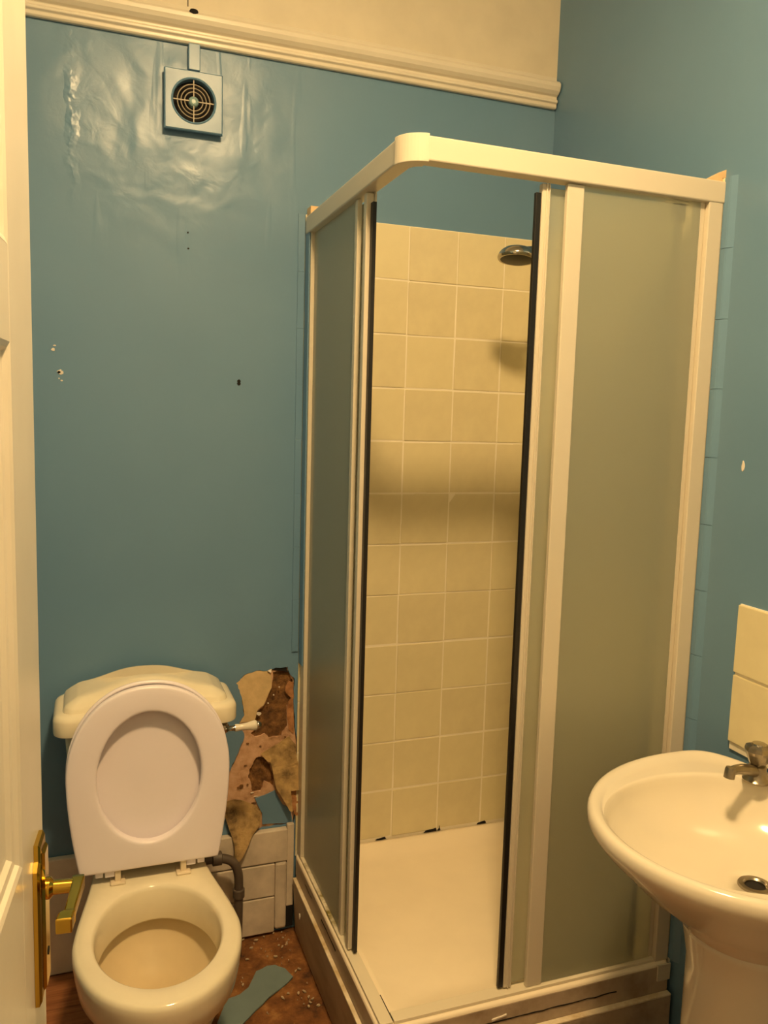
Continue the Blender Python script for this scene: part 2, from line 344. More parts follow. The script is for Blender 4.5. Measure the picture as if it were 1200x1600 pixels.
# floor: bare underlay with boards on the left
flo = box('floor', XL-.1, .1, YF-.1, .12, -.1, FZ-.004, 'underlay', None, 0); tag(flo, 'bare brown floor with reddish boards and rubble', kind='structure')
nx, ny = 60, 90; v = []; f = []
for j in range(ny+1):
    for i in range(nx+1):
        x = -1.06+.32*i/nx; y = -.02-.78*j/ny
        v.append((x, y, FZ-.003+.006*noise.fractal(Vector((x*22, y*22, 0)), 1, 2, 5)))
for j in range(ny):
    for i in range(nx): a = j*(nx+1)+i; f.append((a, a+1, a+nx+2, a+nx+1))
o = mesh('rubble_surface', v, f, 'underlay', flo, True); o['label'] = 'crumbly brown underlay beside the toilet'
y = -.02; bd = None
while y > YF+.1:
    if bd is None: bd = box('floorboard', XL+.005, -1.045, -.0665, .0665, -.004, 0, 'board_wood', flo, .0012); bd.location = (0, y-.067, FZ)
    else: b2 = bd.copy(); C.objects.link(b2); b2.location = (0, y-.067, FZ)
    y -= .135
# blue vinyl remnant and debris
PATCH = [(-1.032, -0.332), (-1.008, -0.281), (-0.99, -0.255), (-0.961, -0.249), (-0.935, -0.23), (-0.903, -0.173), (-0.870, -0.160), (-0.848, -0.163), (-0.825, -0.185), (-0.812, -0.224), (-0.851, -0.257), (-0.891, -0.282), (-0.932, -0.318), (-0.978, -0.36), (-1.01, -.42), (-1.05, -.40)]
pp = rough_poly(PATCH, .002, 2)
o = loft('vinyl_remnant', [[(x, y, FZ+.001) for x, y in pp], [(x, y, FZ+.0045) for x, y in pp]], 'blue_vinyl', None, True, True, False)
tag(o, 'torn strip of blue-green vinyl left on the bare floor', 'vinyl flooring')
v = []; f = []
FL = [(-0.896, -0.068), (-0.797, -0.287), (-0.783, -0.321), (-0.775, -0.348), (-0.792, -0.333), (-0.856, -0.293), (-0.799, -0.201), (-0.787, -0.197), (-0.811, -0.089), (-0.946, -0.213), (-0.917, -0.113), (-0.877, -0.037), (-0.795, -0.078), (-0.813, -0.289), (-0.839, -0.124), (-0.79, -.31), (-.80, -.345)]
FL = [(x, y, .0048) for x, y in FL]+[(random.uniform(-.97, -.78), -.02-random.random()**1.6*.5, random.uniform(.001, .003)) for _ in range(60)]
def inside(x, y, P_):
    c_ = False
    for q in range(len(P_)):
        (x0_, y0_), (x1_, y1_) = P_[q], P_[q-1]
        if (y0_ > y) != (y1_ > y) and x < (x1_-x0_)*(y-y0_)/(y1_-y0_)+x0_: c_ = not c_
    return c_
PB = [(x+(x+.92)*.10, y+(y+.26)*.14) for x, y in PATCH]
for x, y, r in FL:
    if inside(x, y, PB): continue
    a = random.random()*6.28; b = len(v); k = 6
    for lay in (0, 1):
        for i in range(k):
            t = a+6.283*i/k; q = r*random.uniform(.5, 1.1)
            v.append((x+q*1.4*math.cos(t)*math.cos(a)-q*.7*math.sin(t)*math.sin(a), y+q*1.4*math.cos(t)*math.sin(a)+q*.7*math.sin(t)*math.cos(a), FZ+.0005+lay*.0035))
    f.append(tuple(b+k+i for i in range(k)))
    for i in range(k): f.append((b+i, b+(i+1) % k, b+k+(i+1) % k, b+k+i))
o = mesh('plaster_debris', v, f, 'flake_dull', None); tag(o, 'pale plaster flakes scattered on the bare floor', 'debris', kind='stuff')

# picture rail (trim_1)
PR = [(0, 2.458), (-.010, 2.458), (-.014, 2.462), (-.014, 2.470), (-.020, 2.474), (-.020, 2.480), (-.014, 2.484), (-.014, 2.490), (-.022, 2.494), (-.030, 2.502), (-.034, 2.512), (-.034, 2.522), (-.026, 2.530), (-.016, 2.528), (-.012, 2.534), (-.006, 2.548), (0, 2.548)]
trim = loft('trim_1', [[(XL, y, z) for y, z in PR], [(-.004, y, z) for y, z in PR]], 'white_gloss', None, True, True, False)
tag(trim, 'cream moulded picture rail across the back wall', kind='structure'); bevel(trim, .0015)
chip(-1.057, 2.5265, .0125, .0058, 'dark_hole', -.0352, 14, trim).name = 'cable_hole'
# baseboard
base = box('baseboard_back', XL, -1.03, -.020, 0, FZ, .345, 'skirting_dark', None, .004); tag(base, 'tall painted skirting board behind the toilet', kind='structure')
gb = box('grooved_board', -1.03, -.825, -.021, 0, FZ+.008, .233, 'skirting_paint', base, .003); gb['label'] = 'off-white grooved boarding to the right of the toilet'
# planks of the grooved board: three courses and an upright end strip
gb.data = gb.data.copy()
bpy.data.objects.remove(gb)
for z0, z1, x1 in ((FZ+.006, .131, -.820), (.1345, .234, -.820), (.238, .336, -.784)):
    box('skirting_plank', -1.03, x1, -.0215, 0, z0, z1, 'skirting_paint', base, .003)
box('end_strip', -.8195, -.784, -.0225, 0, FZ+.012, .236, 'skirting_paint', base, .008)
box('corner_strip', -.7835, -.762, -.014, 0, .09, .346, 'skirting_paint', base, .003)
box('backing_board', -1.03, -.762, -.012, 0, FZ+.01, .33, 'dark_hole', base, 0)

# ------------------------------------------------------------------ tiles
T = .152; Z0 = 2.0788-12*T; X0 = -.4539-2*T
tile_me = None
def tile_mesh(w, h, nm='tile'):
    bm = bmesh.new(); bmesh.ops.create_cube(bm, size=1)
    for q in bm.verts: q.co = Vector((q.co.x*w, q.co.y*.008, q.co.z*h))
    bmesh.ops.bevel(bm, geom=[e for e in bm.edges], offset=.0012, segments=2, affect='EDGES')
    me = bpy.data.meshes.new(nm); bm.to_mesh(me); bm.free(); me.materials.append(M['tile_glaze']); return me
full = tile_mesh(T-.0030, T-.0042); cut_tile = tile_mesh(.131, T-.0042)
def put(name, me, loc, rz, par, tilt=.006):
    o = bpy.data.objects.new(name, me); C.objects.link(o); o.parent = par; o.location = loc
    o.rotation_euler = (random.uniform(-tilt, tilt), random.uniform(-tilt, tilt)*.7, rz+random.uniform(-tilt, tilt)); return o
box('grout_bed', X0+.002, -.001, -.0070, 0, .24, Z0+12*T-.001, 'grout', wall_b, 0)
for r in range(12):
    dy = random.uniform(-.001, .001)
    for c in range(5): put('tile', full, (X0+(c+.5)*T, -.0042+random.uniform(-.0008, .0008), Z0+(r+.5)*T+dy+random.uniform(-.0006, .0006)), 0, wall_b)
box('grout_bed', -.0070, 0, -.7425, -.009, .24, Z0+12*T-.001, 'grout', wall_r, 0)
for r in range(12):
    for c in range(5):
        if c < 4: put('tile', full, (-.0042+random.uniform(-.0008, .0008), -.010-(c+.5)*.1495, Z0+(r+.5)*T), math.pi/2, wall_r)
        else: put('tile', cut_tile, (-.0042, -.676, Z0+(r+.5)*T), math.pi/2, wall_r, .002)
for r in range(12):   # tile ends painted over in teal
    loft('painted_tile_edge', [[(0, -.7432, z), (-.0084, -.7432, z), (-.0084, -.757, z), (-.0070, -.7615, z), (0, -.774, z)] for z in (Z0+r*T+.0005, Z0+(r+1)*T-.0005)], 'teal_paint', wall_r, True, True, False)
for r in range(4, 12):
    box('painted_tile_edge', -.776, -.7575, -.0045, 0, Z0+r*T+.0002, Z0+(r+1)*T-.0002, 'teal_paint', wall_b, .0005)
box('painted_filler', -.7565, -.7525, -.045, -.0055, .83, 2.06, 'teal_paint', wall_b, .001)
# splashback above the basin
box('grout_bed', -.0042, 0, -1.475, -.880, .84, 1.163, 'grout', wall_r, 0)
for r in range(2):
    for c in range(4): put('splashback_tile', full, (-.0046, -.876-(c+.5)*.1525, 1.164-(r+.5)*.1545), math.pi/2, wall_r, .008)
# broken grout at the foot of the tiles
for x0, x1, h in ((-.505, -.470, .006), (-.345, -.300, .010), (-.298, -.288, .016), (-.160, -.128, .008), (-.040, -.028, .006)):
    pts = rough_poly([(x0, .2505), (x1, .2505), (x1-.004, .2505+h), ((x0+x1)/2, .2505+h*.7), (x0+.006, .2505+h*.5)], .0012, 2)
    sheet_xz('grout_gap', pts, [], -.0098, .003, 'dark_hole', wall_b)

# ------------------------------------------------------------------ shower tray and its boxing
tray = thing('shower_tray', 'raised cream shower tray boxed in with worn boards', 'shower tray', (-.38, -.38, FZ))
def rrect(x0, x1, y0, y1, r, z, n=6):
    o = []
    for cx, cy, a0 in ((x1-r, y1-r, 0), (x0+r, y1-r, 90), (x0+r, y0+r, 180), (x1-r, y0+r, 270)):
        for k in range(n+1):
            a = math.radians(a0+90*k/n); o.append((cx+r*math.cos(a), cy+r*math.sin(a), z))
    return o
X1, Y1 = -.0095, -.0095; XA, YA = -.757, -.752
rings = [rrect(XA, X1, YA, Y1, .012, .19), rrect(XA, X1, YA, Y1, .012, .244), rrect(XA+.003, X1-.001, YA+.003, Y1-.001, .012, .2495),
         rrect(XA+.045, X1-.012, YA+.045, Y1-.012, .02, .2495), rrect(XA+.052, X1-.022, YA+.052, Y1-.022, .025, .247),
         rrect(XA+.085, X1-.055, YA+.085, Y1-.055, .05, .232), rrect(XA+.12, X1-.1, YA+.12, Y1-.1, .06, .230), rrect(XA+.31, X1-.31, YA+.31, Y1-.31, .03, .227)]
o = loft('tray', rings, 'tray_acrylic', tray, False, True)
o = lathe('drain_cover', [(.0, .004), (.03, .004), (.042, .002), (.043, 0)], (-.17, -.50, .2305), (0, 0, 1), 'chrome', tray)
box('side_board', XA-.0005, XA+.014, YA, -.024, FZ, .2425, 'plinth_wood', tray, .002)
o = box('lower_side_board', -.768, XA-.001, -.770, -.030, FZ+.002, .182, 'plinth_wood', tray, .0015)
for q in o.data.vertices:
    if q.co.z < .1: q.co.x += .009
box('edge_bead', -.7685, XA-.001, -.770, -.030, .1822, .187, 'plinth_pale', tray, .0012)
box('front_board', XA+.0145, -.012, YA-.001, YA+.013, FZ, .2425, 'plinth_wood', tray, .002)
box('lower_front_board', -.756, -.012, -.768, YA-.0015, FZ+.002, .172, 'plinth_wood', tray, .0015)
box('edge_bead', -.756, -.012, -.7685, YA-.0015, .1722, .177, 'plinth_pale', tray, .0012)
chipm = loft('paint_chip', [[(-.7695, -.115+.004*math.cos(t*1.0472), .118+.009*math.sin(t*1.0472)) for t in range(6)], [(-.7665, -.115+.004*math.cos(t*1.0472), .118+.009*math.sin(t*1.0472)) for t in range(6)]], 'flake_white', tray, True, True, False)
box('post_foot', -.047, -.0095, -.7575, YA-.0015, .207, .2490, 'profile_white', tray, .0015)
# sealant crack lines along the boxing
def crack(name, pts, w, d, mat, par):
    rings = []
    for x, y, z in pts:
        k = w*random.uniform(.5, 1.2); rings.append([(x+d[0], y+d[1], z-k), (x, y, z-k), (x, y, z+k), (x+d[0], y+d[1], z+k)])
    return loft(name, rings, mat, par, True, True, False)
crack('seal_crack', [(XA-.0012, -.30-.012*i, .2225+random.uniform(-.001, .001)) for i in range(12)], .0022, (.003, 0), 'dark_hole', tray)
crack('seal_crack', [(XA-.0012, -.13-.012*i, .222+random.uniform(-.001, .001)) for i in range(7)], .001, (.003, 0), 'rubber_black', tray)
crack('sealant_bead', [(-.66+.02*i, YA-.0022, .206+.004*noise.noise(Vector((i*.7, 0, 0)))) for i in range(26)], .0012, (0, .003), 'dark_hole', tray)
for xa, n in ((-.62, 5), (-.49, 4)): crack('sealant_bead', [(xa+.012*i, YA-.004, .213+.004*i*.5+.002*noise.noise(Vector((i*.9, 3, 0)))) for i in range(n)], .0025, (0, .005), 'flake_white', tray)

# ------------------------------------------------------------------ shower enclosure
enc = thing('shower_enclosure', 'white framed corner shower enclosure with frosted sliding doors standing open', 'shower enclosure', (-.38, -.38, .25))
ZB, ZR0, ZR1 = .2500, 2.0235, 2.0695
XF, YF2 = -.752, -.7425      # outer faces
box('wall_channel', XF, -.733, -.050, -.009, ZB, 2.030, 'profile_white', enc, .002)
box('channel_end', XF-.002, -.731, -.048, -.009, 2.0305, 2.092, 'filler_wood', enc, .001)
box('side_rail', XF-.006, -.722, -.698, -.014, ZR0, ZR1, 'profile_white', enc, .003)
box('front_rail', -.7085, -.0065, YF2-.004, -.711, ZR0, ZR1, 'profile_white', enc, .003)
# rounded corner cap
R_ = .052; pts = []
cx, cy = XF-.008+R_, YF2-.006+R_
for k in range(13):
    a = math.radians(180+90*k/12); pts.append((cx+R_*math.cos(a), cy+R_*math.sin(a)))
inn = [(cx+(R_-.036)*math.cos(math.radians(270-90*k/12)), cy+(R_-.036)*math.sin(math.radians(270-90*k/12))) for k in range(13)]
ring = pts+inn
o = loft('corner_cap', [[(x, y, ZR0-.003) for x, y in ring], [(x, y, ZR1+.003) for x, y in ring]], 'profile_white', enc, True, True, False); bevel(o, .0015)
# right wall channel (post) with a sloping timber packer on top
box('wall_post', -.047, -.0095, YF2-.002, -.700, .2497, 2.040, 'profile_white', enc, .002)
box('post_fin', -.060, -.0475, YF2+.010, -.705, ZB+.008, 2.030, 'profile_white', enc, .0015)
o = loft('timber_packer', [[(-.066, y, 2.062), (-.0092, y, 2.035), (-.0092, y, 2.0795), (-.0005, y, 2.0795), (-.0005, y, 2.098), (-.02, y, 2.088)] for y in (-.736, -.712)], 'filler_wood', enc, True, True, False)
# bottom tracks
box('side_track', XF+.001, -.722, -.7425, -.012, .2500, .2575, 'track_grime', enc, .001)
box('front_track', -.7190, -.0475, YF2, -.712, .2500, .2575, 'track_grime', enc, .001)
box('track_gap', -.7215, -.7195, -.735, -.655, .2500, .2560, 'rubber_black', enc, 0)
# fixed panes
g = box('fixed_pane', -.7415, -.7375, -.412, -.0505, .259, 2.022, 'frosted_glass', enc, 0)
box('pane_stile', -.7455, -.7345, -.430, -.412, .258, 2.022, 'profile_white', g, .0015)
g = box('fixed_pane', -.357, -.0605, -.7335, -.7295, .259, 2.022, 'frosted_glass', enc, 0)
box('pane_stile', -.397, -.3575, -.7375, -.7255, .258, 2.022, 'profile_white', g, .002)
# sliding doors (inner tracks)
d = box('sliding_door', -.7325, -.7285, -.475, -.09, .268, 2.012, 'frosted_glass', enc, 0)
box('door_stile', -.7460, -.7285, -.4935, -.4755, .262, 2.021, 'profile_white', d, .0015)
box('stile_rib', -.7280, -.7245, -.5000, -.4755, .262, 2.035, 'profile_white', d, .0008)
box('door_stile', -.7345, -.7265, -.090, -.072, .266, 2.014, 'profile_white', d, .0015)
box('magnetic_seal', -.7365, -.7275, -.5100, -.4940, .262, 2.000, 'rubber_black', d, .001)
d = box('sliding_door', -.432, -.115, -.7215, -.7175, .268, 2.012, 'frosted_glass', enc, 0)
box('door_stile', -.4495, -.4325, -.7275, -.7135, .262, 2.018, 'profile_white', d, .0015)
box('stile_rib', -.4415, -.4385, -.7305, -.7276, .262, 2.018, 'profile_white', d, .0006)
box('stile_rib', -.4350, -.4325, -.7300, -.7276, .262, 2.018, 'profile_white', d, .0006)
box('door_stile', -.1148, -.098, -.7245, -.7145, .266, 1.975, 'profile_white', d, .0015)
box('magnetic_seal', -.4620, -.4500, -.7250, -.7155, .262, 2.000, 'rubber_black', d, .001)
box('roller', -.125, -.092, -.7255, -.7125, 1.978, 2.018, 'grille_brown', d, .003)

# ------------------------------------------------------------------ shower head
sh = thing('hand_shower', 'chrome hand shower hanging in its wall holder above the tray', 'hand shower', (-.255, -.27, 1.95))
hx, hy, hz = -.274, -.31, 1.953
ax = Vector((-.10, -.10, -1)).normalized()
lathe('spray_plate', [(.0, .004), (.040, .003), (.047, .000), (.0465, -.003)], (hx, hy, hz), ax, 'rubber_black', sh)
pr = [(.0475, .002), (.0500, -.002), (.0500, -.006), (.0480, -.012), (.043, -.019), (.034, -.026), (.020, -.031), (.0, -.033)]
lathe('head_shell', pr, (hx, hy, hz), ax, 'chrome', sh, 40)
tube('handle', [(hx, hy, hz+.014), (hx+.03, hy+.004, hz+.020), (hx+.065, hy+.01, hz+.027), (hx+.13, hy+.015, hz+.022), (hx+.22, hy+.02, hz+.0)], lambda t: .019-.006*min(1, t*2), 'chrome', sh)
lathe('holder', [(.0, 0), (.026, 0), (.026, .012), (.017, .018), (.017, .05), (.0, .052)], (-.0085, hy+.02, 1.955), (-1, 0, .05), 'chrome_dull', sh)
tube('hose', [(hx+.22, hy+.02, hz), (hx+.232, hy+.02, hz-.05), (hx+.235, hy+.03, hz-.3), (hx+.205, hy+.06, hz-.62), (hx+.21, hy+.11, hz-.70), (hx+.222, hy+.14, hz-.60), (hx+.232, hy+.15, hz-.52)], .007, 'chrome_dull', sh)
lathe('hose_elbow', [(.0, 0), (.022, 0), (.022, .006), (.011, .01), (.011, .03), (.0, .031)], (-.0085, hy+.15, hz-.52), (-1, 0, 0), 'chrome_dull', sh)

# ------------------------------------------------------------------ extractor fan and trunking
fan = thing('extractor_fan', 'square painted extractor fan with a round ringed grille', 'extractor fan', (-1.056, 0, 2.245))
fx, fz = -1.0565, 2.3175; hw = .0725
rings = []
n = 48
def sq(h, y, r=.004):
    o = []
    for k in range(n):
        a = 2*math.pi*k/n+math.pi/4; c, s = math.cos(a), math.sin(a); q = h/max(abs(c), abs(s)); o.append((fx+c*q, y, fz+s*q))
    return o
def ci(r, y): return [(fx+r*math.cos(2*math.pi*k/n+math.pi/4), y, fz+r*math.sin(2*math.pi*k/n+math.pi/4)) for k in range(n)]
o = loft('fan_cover', [sq(hw-.004, -.001), sq(hw-.004, -.012), sq(hw, -.014), sq(hw, -.024), sq(hw-.003, -.027), ci(.0565, -.027), ci(.054, -.029), ci(.0515, -.027), ci(.0505, -.012), ci(.0505, -.008)], 'teal_paint', fan, False, False, False)
lathe('fan_throat', [(.0505, 0), (.0505, .001), (.0, .001)], (fx, -.008, fz), (0, -1, 0), 'dark_hole', fan)
for r in (.0405, .0315, .0225):
    prof = []
    rg = [[(fx+(r+.0015*math.cos(b))*math.cos(2*math.pi*k/40), -.022+.0022*math.sin(b), fz+(r+.0015*math.cos(b))*math.sin(2*math.pi*k/40)) for b in [2*math.pi*j/6 for j in range(6)]] for k in range(40)]
    rg.append(rg[0]); loft('grille_ring', rg, 'grille_brown', fan, False, False)
for a in (0, 90, 180, 270):
    c, s = math.cos(math.radians(a)), math.sin(math.radians(a)); x0, z0, x1, z1 = fx+c*.011, fz+s*.011, fx+c*.0505, fz+s*.0505
    box('grille_spoke', min(x0, x1)-(.0012 if c**2 < .5 else 0), max(x0, x1)+(.0012 if c**2 < .5 else 0), -.024, -.020, min(z0, z1)-(.0012 if c**2 > .5 else 0), max(z0, z1)+(.0012 if c**2 > .5 else 0), 'grille_brown', fan, 0)
lathe('hub', [(.0, -.012), (.013, -.012), (.0125, 0), (.009, .004), (.006, .0045), (.005, .003), (.0, .003)], (fx, -.022, fz), (0, -1, 0), 'fan_grey', fan)
trk = box('cable_trunking', -1.069, -1.040, -.020, 0, 2.394, 2.4575, 'teal_paint', None, .002); tag(trk, 'short painted cable trunking between fan and picture rail', 'trunking')

# ------------------------------------------------------------------ toilet
TX = -1.186
toi = thing('toilet', 'cream close-coupled toilet with seat and lid raised', 'toilet', (TX, -.4, FZ))
NB = 72; BC = (TX, -.485)
def outline(back, half_b, a, yc, bf, ye=None):
    """closed outline: half ellipse in front, tapering sides to the back edge"""
    pts = []
    for k in range(61):
        t = math.pi*k/60; pts.append((TX+a*math.cos(t), yc-bf*math.sin(t)))       # right -> front -> left
    for k in range(1, 21):
        t = k/20; w = a+(half_b-a)*(3*t*t-2*t**3)*.55+(half_b-a)*.45*t; pts.append((TX-w, yc+(back-yc)*t))
    for k in range(20, 0, -1):
        t = k/20; w = a+(half_b-a)*(3*t*t-2*t**3)*.55+(half_b-a)*.45*t; pts.append((TX+w, yc+(back-yc)*t))
    return pts
def polar(pts, c, n=NB):
    res = []
    for k in range(n):
        a = 2*math.pi*k/n; d = (math.cos(a), math.sin(a)); best = 0
        for i in range(len(pts)):
            p, q = pts[i], pts[(i+1) % len(pts)]
            ex, ey = q[0]-p[0], q[1]-p[1]; den = d[0]*ey-d[1]*ex
            if abs(den) < 1e-12: continue
            px, py = p[0]-c[0], p[1]-c[1]; t = (px*ey-py*ex)/den; s = (px*d[1]-py*d[0])/den
            if t > 0 and -1e-6 <= s <= 1+1e-6: best = max(best, t)
        res.append((d, best))
    return res
OUT = polar(outline(-.195, .135, .180, -.485, .245), BC)
MID = polar(outline(-.17, .115, .150, -.43, .21), BC)
LOW = polar(outline(-.12, .10, .105, -.36, .17), (TX, -.36)); LOWC = (TX, -.36)
FOOT = polar(outline(-.10, .115, .120, -.37, .19), (TX, -.36))
def ring(P, c, s, z, off=0): return [(c[0]+d[0]*(t*s+off), c[1]+d[1]*(t*s+off), z) for d, t in P]
def ell(a, b, z, s=1, c=BC): return [(c[0]+a*s*math.cos(2*math.pi*k/NB), c[1]+b*s*math.sin(2*math.pi*k/NB), z) for k in range(NB)]
rings = [ring(FOOT, LOWC, 1, FZ), ring(FOOT, LOWC, 1, .03), ring(LOW, LOWC, 1.0, .06), ring(LOW, LOWC, .98, .13), ring(MID, BC, .92, .20), ring(MID, BC, 1.06, .26),
         ring(OUT, BC, .95, .31), ring(OUT, BC, .985, .345), ring(OUT, BC, 1, .37), ring(OUT, BC, 1, .383), ring(OUT, BC, 1, .391, -.003), ring(OUT, BC, 1, .3945, -.010),
         ell(.143, .190, .3945), ell(.138, .185, .391), ell(.135, .181, .383), ell(.132, .177, .350), ell(.130, .175, .315), ell(.131, .176, .311), ell(.136, .181, .309), ell(.158, .204, .312)]
o = loft('bowl', rings, 'ceramic_toilet', toi, True, False)
rings = [ell(.160, .206, .330), ell(.156, .202, .29), ell(.135, .178, .24), ell(.098, .135, .20, 1, (TX, -.47)), ell(.068, .085, .165, 1, (TX, -.45)), ell(.05, .06, .14, 1, (TX, -.43)), ell(.002, .002, .137, 1, (TX, -.43))]
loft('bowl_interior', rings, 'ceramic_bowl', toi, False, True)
# cistern
def rr(hx_, y0, y1, r, z, n=8): return rrect(TX-hx_, TX+hx_, y0, y1, r, z, n)
loft('cistern', [rr(.165, -.175, -.03, .03, .385), rr(.170, -.180, -.028, .03, .42), rr(.185, -.186, -.026, .035, .60), rr(.198, -.190, -.024, .04, .762), rr(.190, -.185, -.026, .04, .763)], 'ceramic_toilet', toi)
def lidring(inset, z, crown=0.0, r=.040):
    base_ = rrect(TX-.222+inset, TX+.222-inset, -.213+inset, -.012-inset*.4, max(.006, r-inset*.5), z, 14)
    dense = []
    for q in range(len(base_)):
        a_, b_ = base_[q], base_[(q+1) % len(base_)]; k_ = 14 if math.hypot(a_[0]-b_[0], a_[1]-b_[1]) > .05 else 1
        for t in range(k_): dense.append(tuple(a_[c]+(b_[c]-a_[c])*t/k_ for c in range(3)))
    return [(x, y, zz+crown*math.exp(-(abs(x-TX)/.115)**2.6)) for x, y, zz in dense]
lr = [lidring(.020, .751), lidring(.004, .750), lidring(.001, .752), lidring(.0, .757), lidring(.0, .786), lidring(.002, .793), lidring(.007, .799), lidring(.014, .8015), lidring(.022, .8025), lidring(.0225, .8035, .0),
      lidring(.0245, .811, .004), lidring(.028, .8165, .008), lidring(.040, .8235, .017), lidring(.052, .829, .026), lidring(.056, .8305, .030), lidring(.060, .8312, .0325), lidring(.075, .832, .035), lidring(.092, .8322, .0355)]
o = loft('cistern_lid', lr, 'ceramic_toilet', toi, True, True)
es = o.modifiers.new('split', 'EDGE_SPLIT'); es.split_angle = math.radians(38)
# push lever: chrome rose, neck, ceramic grip, chrome tip
lv = lathe('lever_rose', [(.0, 0), (.017, 0), (.017, .006), (.012, .012), (.011, .022), (.0, .024)], (-1.002, -.190, .733), (0, -1, 0), 'chrome', toi, 24)
lathe('lever_neck', [(.0065, 0), (.0065, .008), (.009, .010), (.0065, .013), (.0065, .026), (.0085, .028), (.0085, .031)], (-1.002, -.207, .733), (1, -.05, .04), 'chrome', toi, 20)
lathe('lever_grip', [(.0, 0), (.0095, 0), (.0095, .004), (.0085, .012), (.0095, .03), (.0125, .045), (.0135, .052), (.011, .056), (.0, .056)], (-.972, -.2085, .7342), (1, -.05, .06), 'ceramic', toi, 24)
lathe('lever_tip', [(.0, 0), (.008, 0), (.009, .003), (.008, .008), (.005, .012), (.0, .013)], (-.9165, -.2112, .7375), (1, -.05, .06), 'chrome', toi, 20)
# raised lid and seat
SX = TX-.001
def seat_out(k, N_):
    t = k/N_
    # polar-like outline of the seat seen from the front (x, height above the hinge edge)
    pts = SEAT
    return pts[k]
def make_out(a, b, zc, hb, zb, N_=240):
    pts = []
    na = N_*2//3
    for k in range(na+1):
        th = math.pi*k/na; c, s = math.cos(th), math.sin(th)
        pts.append((a*math.copysign(abs(c)**.93, c), zc+b*abs(s)**.95))
    ns = (N_-na)//2
    side = [(-(a+(hb-a)*(t**1.7)), zc+(zb-zc)*t) for t in [(i+1)/(ns-2) for i in range(ns-2)]]
    pts += side
    nb = N_-len(pts)-len(side)
    for i in range(nb): pts.append((-hb+2*hb*(i+1)/(nb+1), zb))
    pts += [(-x, z) for x, z in reversed(side)]
    return pts[:N_]
LEAN = .022
def pl(x, z, y): return (SX+x, y+(z-.43)*LEAN, z)
NS = 240
so = make_out(.192, .219, .662, .164, .428, NS)
def hole(s=1, a=.1235, b=.163): return [(a*s*math.cos(math.pi*2*k/NS), .655+b*s*math.sin(math.pi*2*k/NS)*(1 if math.sin(math.pi*2*k/NS) > 0 else 1.0)) for k in range(NS)]
# match the outer outline to the angles of the hole
def polar2(pts, c):
    return [(c[0]+d[0]*t, c[1]+d[1]*t) for d, t in polar(pts, c, NS)]
so_p = polar2(so, (0, .655))
def scl(pts, s, c=(0, .655)): return [(c[0]+(x-c[0])*s, c[1]+(z-c[1])*s) for x, z in pts]
yS = -.274
def ins(pts, d):
    c = (0, .655); o_ = []
    for x, z in pts:
        r_ = math.hypot(x-c[0], z-c[1]); k_ = (r_-d)/r_; o_.append((c[0]+(x-c[0])*k_, c[1]+(z-c[1])*k_))
    return o_
H0 = hole(1)
seat_r = [[pl(x, z, yS+dy) for x, z in P_] for P_, dy in ((ins(H0, 0), .020), (ins(so_p, .004), .020), (ins(so_p, .001), .018), (so_p, .014), (so_p, .005), (ins(so_p, .0012), .0018), (ins(so_p, .004), .0002), (ins(so_p, .007), -.0004),
          (ins(so_p, .020), -.0010), (ins(H0, -.020), -.0010), (ins(H0, -.008), -.0004), (ins(H0, -.004), .0004), (ins(H0, -.001), .0025), (ins(H0, 0), .006), (ins(H0, .001), .014), (ins(H0, 0), .020))]
o = loft('seat', seat_r, 'seat_plastic', toi, False, False); o['label'] = 'raised off-white toilet seat ring'
lo = polar2(make_out(.193, .226, .662, .160, .436, NS), (0, .655))
lid_r = [[pl(x, z, yS+.045) for x, z in scl(lo, .02)], [pl(x, z, yS+.044) for x, z in scl(lo, .9)], [pl(x, z, yS+.038) for x, z in scl(lo, .99)], [pl(x, z, yS+.030) for x, z in lo], [pl(x, z, yS+.0225) for x, z in lo], [pl(x, z, yS+.0225) for x, z in scl(lo, .965)],
         [pl(x, z, yS+.030) for x, z in scl(lo, .95)], [pl(x, z, yS+.034) for x, z in scl(lo, .80)], [pl(x, z, yS+.036) for x, z in scl(lo, .4)], [pl(x, z, yS+.036) for x, z in scl(lo, .02)]]
o = loft('lid', lid_r, 'seat_plastic', toi, True, True); o['label'] = 'lid raised behind the seat'
for s in (-1, 1):
    x = TX+s*.078
    hg = box('hinge', x-.007, x+.007, -.268, -.250, .3945, .430, 'hinge_plastic', toi, .0025)
    box('hinge_foot', x-.018, x+.018, -.278, -.240, .3945, .4005, 'hinge_plastic', hg, .003)
    box('hinge_lug', x-.030 if s < 0 else x+.0075, x-.0075 if s < 0 else x+.030, -.266, -.252, .412, .4275, 'seat_plastic', hg, .002)
    xo = x-.052 if s < 0 else x+.034
    box('hinge_knuckle', xo, xo+.018, -.266, -.252, .414, .4275, 'seat_plastic', hg, .002)

# supply pipe beside the toilet
pp_ = thing('water_pipe', 'dark plastic pipe bending down behind the toilet bowl', 'pipe', (-.935, -.08, FZ))
tube('pipe', [(-1.06, -.085, .313), (-1.02, -.085, .315), (-.985, -.085, .313), (-.955, -.085, .298), (-.940, -.085, .265), (-.937, -.085, .22), (-.938, -.085, .12), (-.940, -.085, FZ)], .0125, 'pipe_plastic', pp_)
lathe('coupling', [(.014, 0), (.019, .002), (.019, .026), (.014, .028)], (-1.012, -.085, .315), (1, 0, 0), 'pipe_plastic', pp_)
lathe('coupling', [(.014, 0), (.0165, .002), (.0165, .024), (.014, .026)], (-.937, -.085, .19), (0, 0, 1), 'pipe_plastic', pp_)

